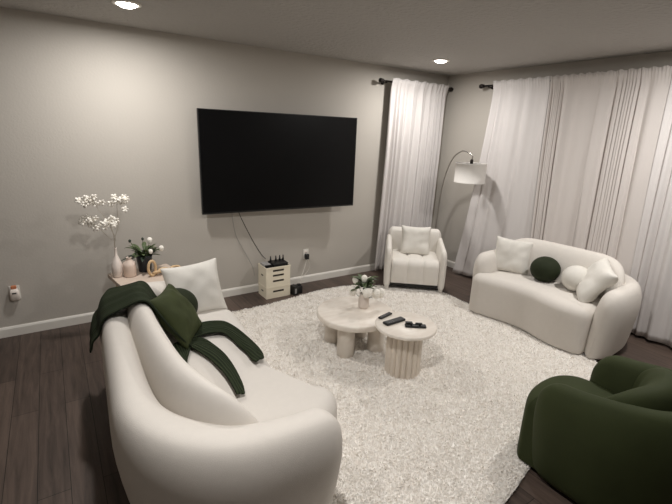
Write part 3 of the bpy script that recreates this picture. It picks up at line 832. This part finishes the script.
# ------------------------------------------------------------------ arc floor lamp
def arc_lamp():
    bx, by = -.33, -.34
    t = empty('floor_lamp', (bx, by, 0), 0, 'arched metal floor lamp with a white drum shade in the corner', 'floor lamp')
    link('base', lathe([(.13, .0005), (.135, .006), (.135, .022), (.125, .028), (.02, .03)], 40), M['blackmetal'], t)
    sx, sy = -.05, -.485
    pts = [(0, 0, .03), (0, -.005, .5), (.0, -.025, .95), (-.005, -.08, 1.25), (-.02, -.18, 1.45), (-.035, -.30, 1.535), (-.05, -.40, 1.54), (sx, sy, 1.50), (sx, sy, 1.46)]
    link('pole', tube_bm(pts, .0075, 10), M['chrome'], t)
    sk = link('lamp_socket', lathe([(.012, 1.40), (.018, 1.405), (.018, 1.45), (.01, 1.462)], 20, off=(sx, sy, 0)), M['blackmetal'], t)
    R, z0, z1 = .172, 1.2, 1.42
    bm = bmesh.new(); n = 48
    rs = [[(sx+r*math.cos(2*PI*i/n), sy+r*math.sin(2*PI*i/n), z) for i in range(n)] for r, z in ((R-.003, z0), (R, z0), (R, z0+.012), (R-.001, z0+.013), (R-.001, z1-.013), (R, z1-.012), (R, z1), (R-.003, z1))]
    V = rings(bm, rs, False, False)
    for i in range(n): bm.faces.new((V[-1][i], V[-1][(i+1) % n], V[0][(i+1) % n], V[0][i]))
    s = sharp(link('lamp_shade', bm, M['shade'], t), 50)
    bm = bmesh.new()
    for k in range(3):
        a = 2*PI*k/3; tube_bm([(sx, sy, 1.41), (sx+(R-.002)*math.cos(a), sy+(R-.002)*math.sin(a), 1.418)], .0025, 6, bm, sm=1)
    link('shade_spider', bm, M['blackmetal'], s)
arc_lamp()

# ------------------------------------------------------------------ flower table behind the sofa
TZ = .52
def flower_table():
    t = empty('end_table', (-3.80, -.53, 0), math.radians(9), 'pale wooden end table tucked behind the far end of the long sofa', 'end table')
    boxes('tabletop', [(-.24, -.26, TZ-.035, .24, .25, TZ)], mat('pale_ash_wood', srgb(200, 183, 168), .55, .12, 14), t, .004)
    for sx in (-1, 1):
        for sy in (-1, 1):
            boxes('leg', [(sx*.18-.018, sy*.19-.018, 0, sx*.18+.018, sy*.19+.018, TZ-.0355)], M['wood'], t, .003)
flower_table()
def white_vase():
    x, y = -4.01, -.43
    v = link('vase', lathe([(.03, TZ+.0005), (.036, TZ+.006), (.042, TZ+.06), (.040, TZ+.10), (.026, TZ+.14), (.011, TZ+.18), (.008, TZ+.23), (.011, TZ+.24), (.008, TZ+.24), (.006, TZ+.22)], 32), M['white'], loc=(x, y, 0))
    tag(v, 'tall slim white bottle vase holding blossom branches on the end table', 'vase')
    br = [((-.155, .0, .64), 'upper left white blossom branch in the slim vase', 0), ((-.165, .02, .465), 'lower left white blossom branch in the slim vase', 1),
          ((.065, .0, .625), 'upper right white blossom branch in the slim vase', 2), ((-.035, -.02, .46), 'lower middle white blossom branch in the slim vase', 3)]
    for tip, lb, sd in br:
        rg = random.Random(sd+20)
        t = empty('blossom_branch', (x, y, TZ), 0, lb, 'flower', 'white blossom branches in the slim vase')
        tx, ty, tz = tip
        spine = catmull([(0, 0, .2), (0, 0, .30), (tx*.25+.02, ty*.3, tz*.66), (tx*.7, ty*.7, tz*.93), (tx, ty, tz)], 8)
        link('stem', tube_bm(spine, .0016, 6, sm=1), M['palestem'], t)
        for k in range(10):
            q = spine[min(len(spine)-1, int((.74+.26*k/9)*(len(spine)-1)))]
            c = q+Vector((rg.uniform(-.055, .055), rg.uniform(-.03, .03), rg.uniform(-.025, .03)))
            bm = bmesh.new()
            for j in range(5):
                a = 2*PI*j/5+k; R = Matrix.Rotation(rg.uniform(-.6, .6), 3, 'X') @ Matrix.Rotation(a, 3, 'Y') @ Matrix.Rotation(.5, 3, 'X')
                ellipsoid_bm(bm, c+R@Vector((.014, 0, 0)), (.014, .005, .011), 8, 6, R)
            link('blossom', bm, M['petal'], t)
white_vase()
def pink_vase():
    v = link('vase', lathe([(.04, TZ+.0005), (.046, TZ+.006), (.048, TZ+.09), (.044, TZ+.115), (.02, TZ+.135), (.017, TZ+.15), (.021, TZ+.158), (.016, TZ+.158), (.013, TZ+.14)], 32), M['blush'], loc=(-3.925, -.46, 0))
    tag(v, 'short blush ceramic vase beside the slim white one', 'vase')
pink_vase()
def pot_plant():
    x, y = -3.80, -.38
    t = empty('flower_pot', (x, y, TZ), 0, 'dark pot of mixed flowers on the end table', 'flower pot')
    link('pot', lathe([(.04, .0005), (.048, .006), (.062, .13), (.064, .14), (.056, .14), (.052, .1)], 32), M['pot'], t)
    bm = bmesh.new(); rg = random.Random(2)
    for k in range(34):
        a = rg.uniform(0, 2*PI); leaf_bm(bm, (.03*math.cos(a), .03*math.sin(a), .12+rg.uniform(0, .06)), (math.cos(a), math.sin(a), rg.uniform(.2, 2)), rg.uniform(.09, .16), .036)
    link('leaves', bm, M['leaf'], t)
    bm = bmesh.new()
    for k in range(14):
        a = rg.uniform(0, 2*PI); leaf_bm(bm, (.03*math.cos(a), .03*math.sin(a), .13), (math.cos(a), math.sin(a), rg.uniform(.1, .9)), rg.uniform(.1, .17), .032)
    link('dark_leaves', bm, M['darkleaf'], t)
    for k, (tp, m, r) in enumerate([((.05, -.02, .27), 'petal', .034), ((.13, -.05, .20), 'petal', .032), ((.04, -.08, .19), 'petal', .028), ((-.10, -.03, .28), 'blackbud', .018), ((.0, .0, .28), 'blackbud', .017), ((-.07, -.06, .18), 'blackbud', .014)]):
        link('bloom' if m == 'petal' else 'bud', rose_bm(bmesh.new(), tp, r, k), M['petal'] if m == 'petal' else M['darkleaf'], t)
        link('stem', tube_bm([(0, 0, .12), (tp[0]*.5, tp[1]*.5, .16), tp], .002, 6), M['leaf'], t)
pot_plant()
def wood_decor():
    # upright loop sculpture and a lying chain of wooden links
    bm = tube_bm([(.03*math.cos(a), 0, .065+.06*math.sin(a)) for a in np.linspace(PI/2, 2.5*PI, 20)], .011, 10)
    o = link('loop_sculpture', bm, M['wood'], loc=(-3.775, -.55, TZ+.006)); o.rotation_euler = (0, 0, .3)
    tag(o, 'upright pale wooden loop sculpture in front of the flower pot', 'ornament')
    t = empty('wooden_chain', (-3.66, -.52, TZ), math.radians(12), 'tan wooden chain of chunky links lying right of the flower pot', 'ornament')
    for k in range(4):
        bm = tube_bm([(-.075+.05*k+.036*math.cos(a), .022*math.sin(a), 0) for a in np.linspace(0, 2*PI, 17)], .010, 8, sm=2)
        o = link('link', bm, M['wood'], t); o.rotation_euler = ((.35 if k % 2 else -.5), 0, 0); o.location = (0, 0, .026+.008*(k % 2))
wood_decor()
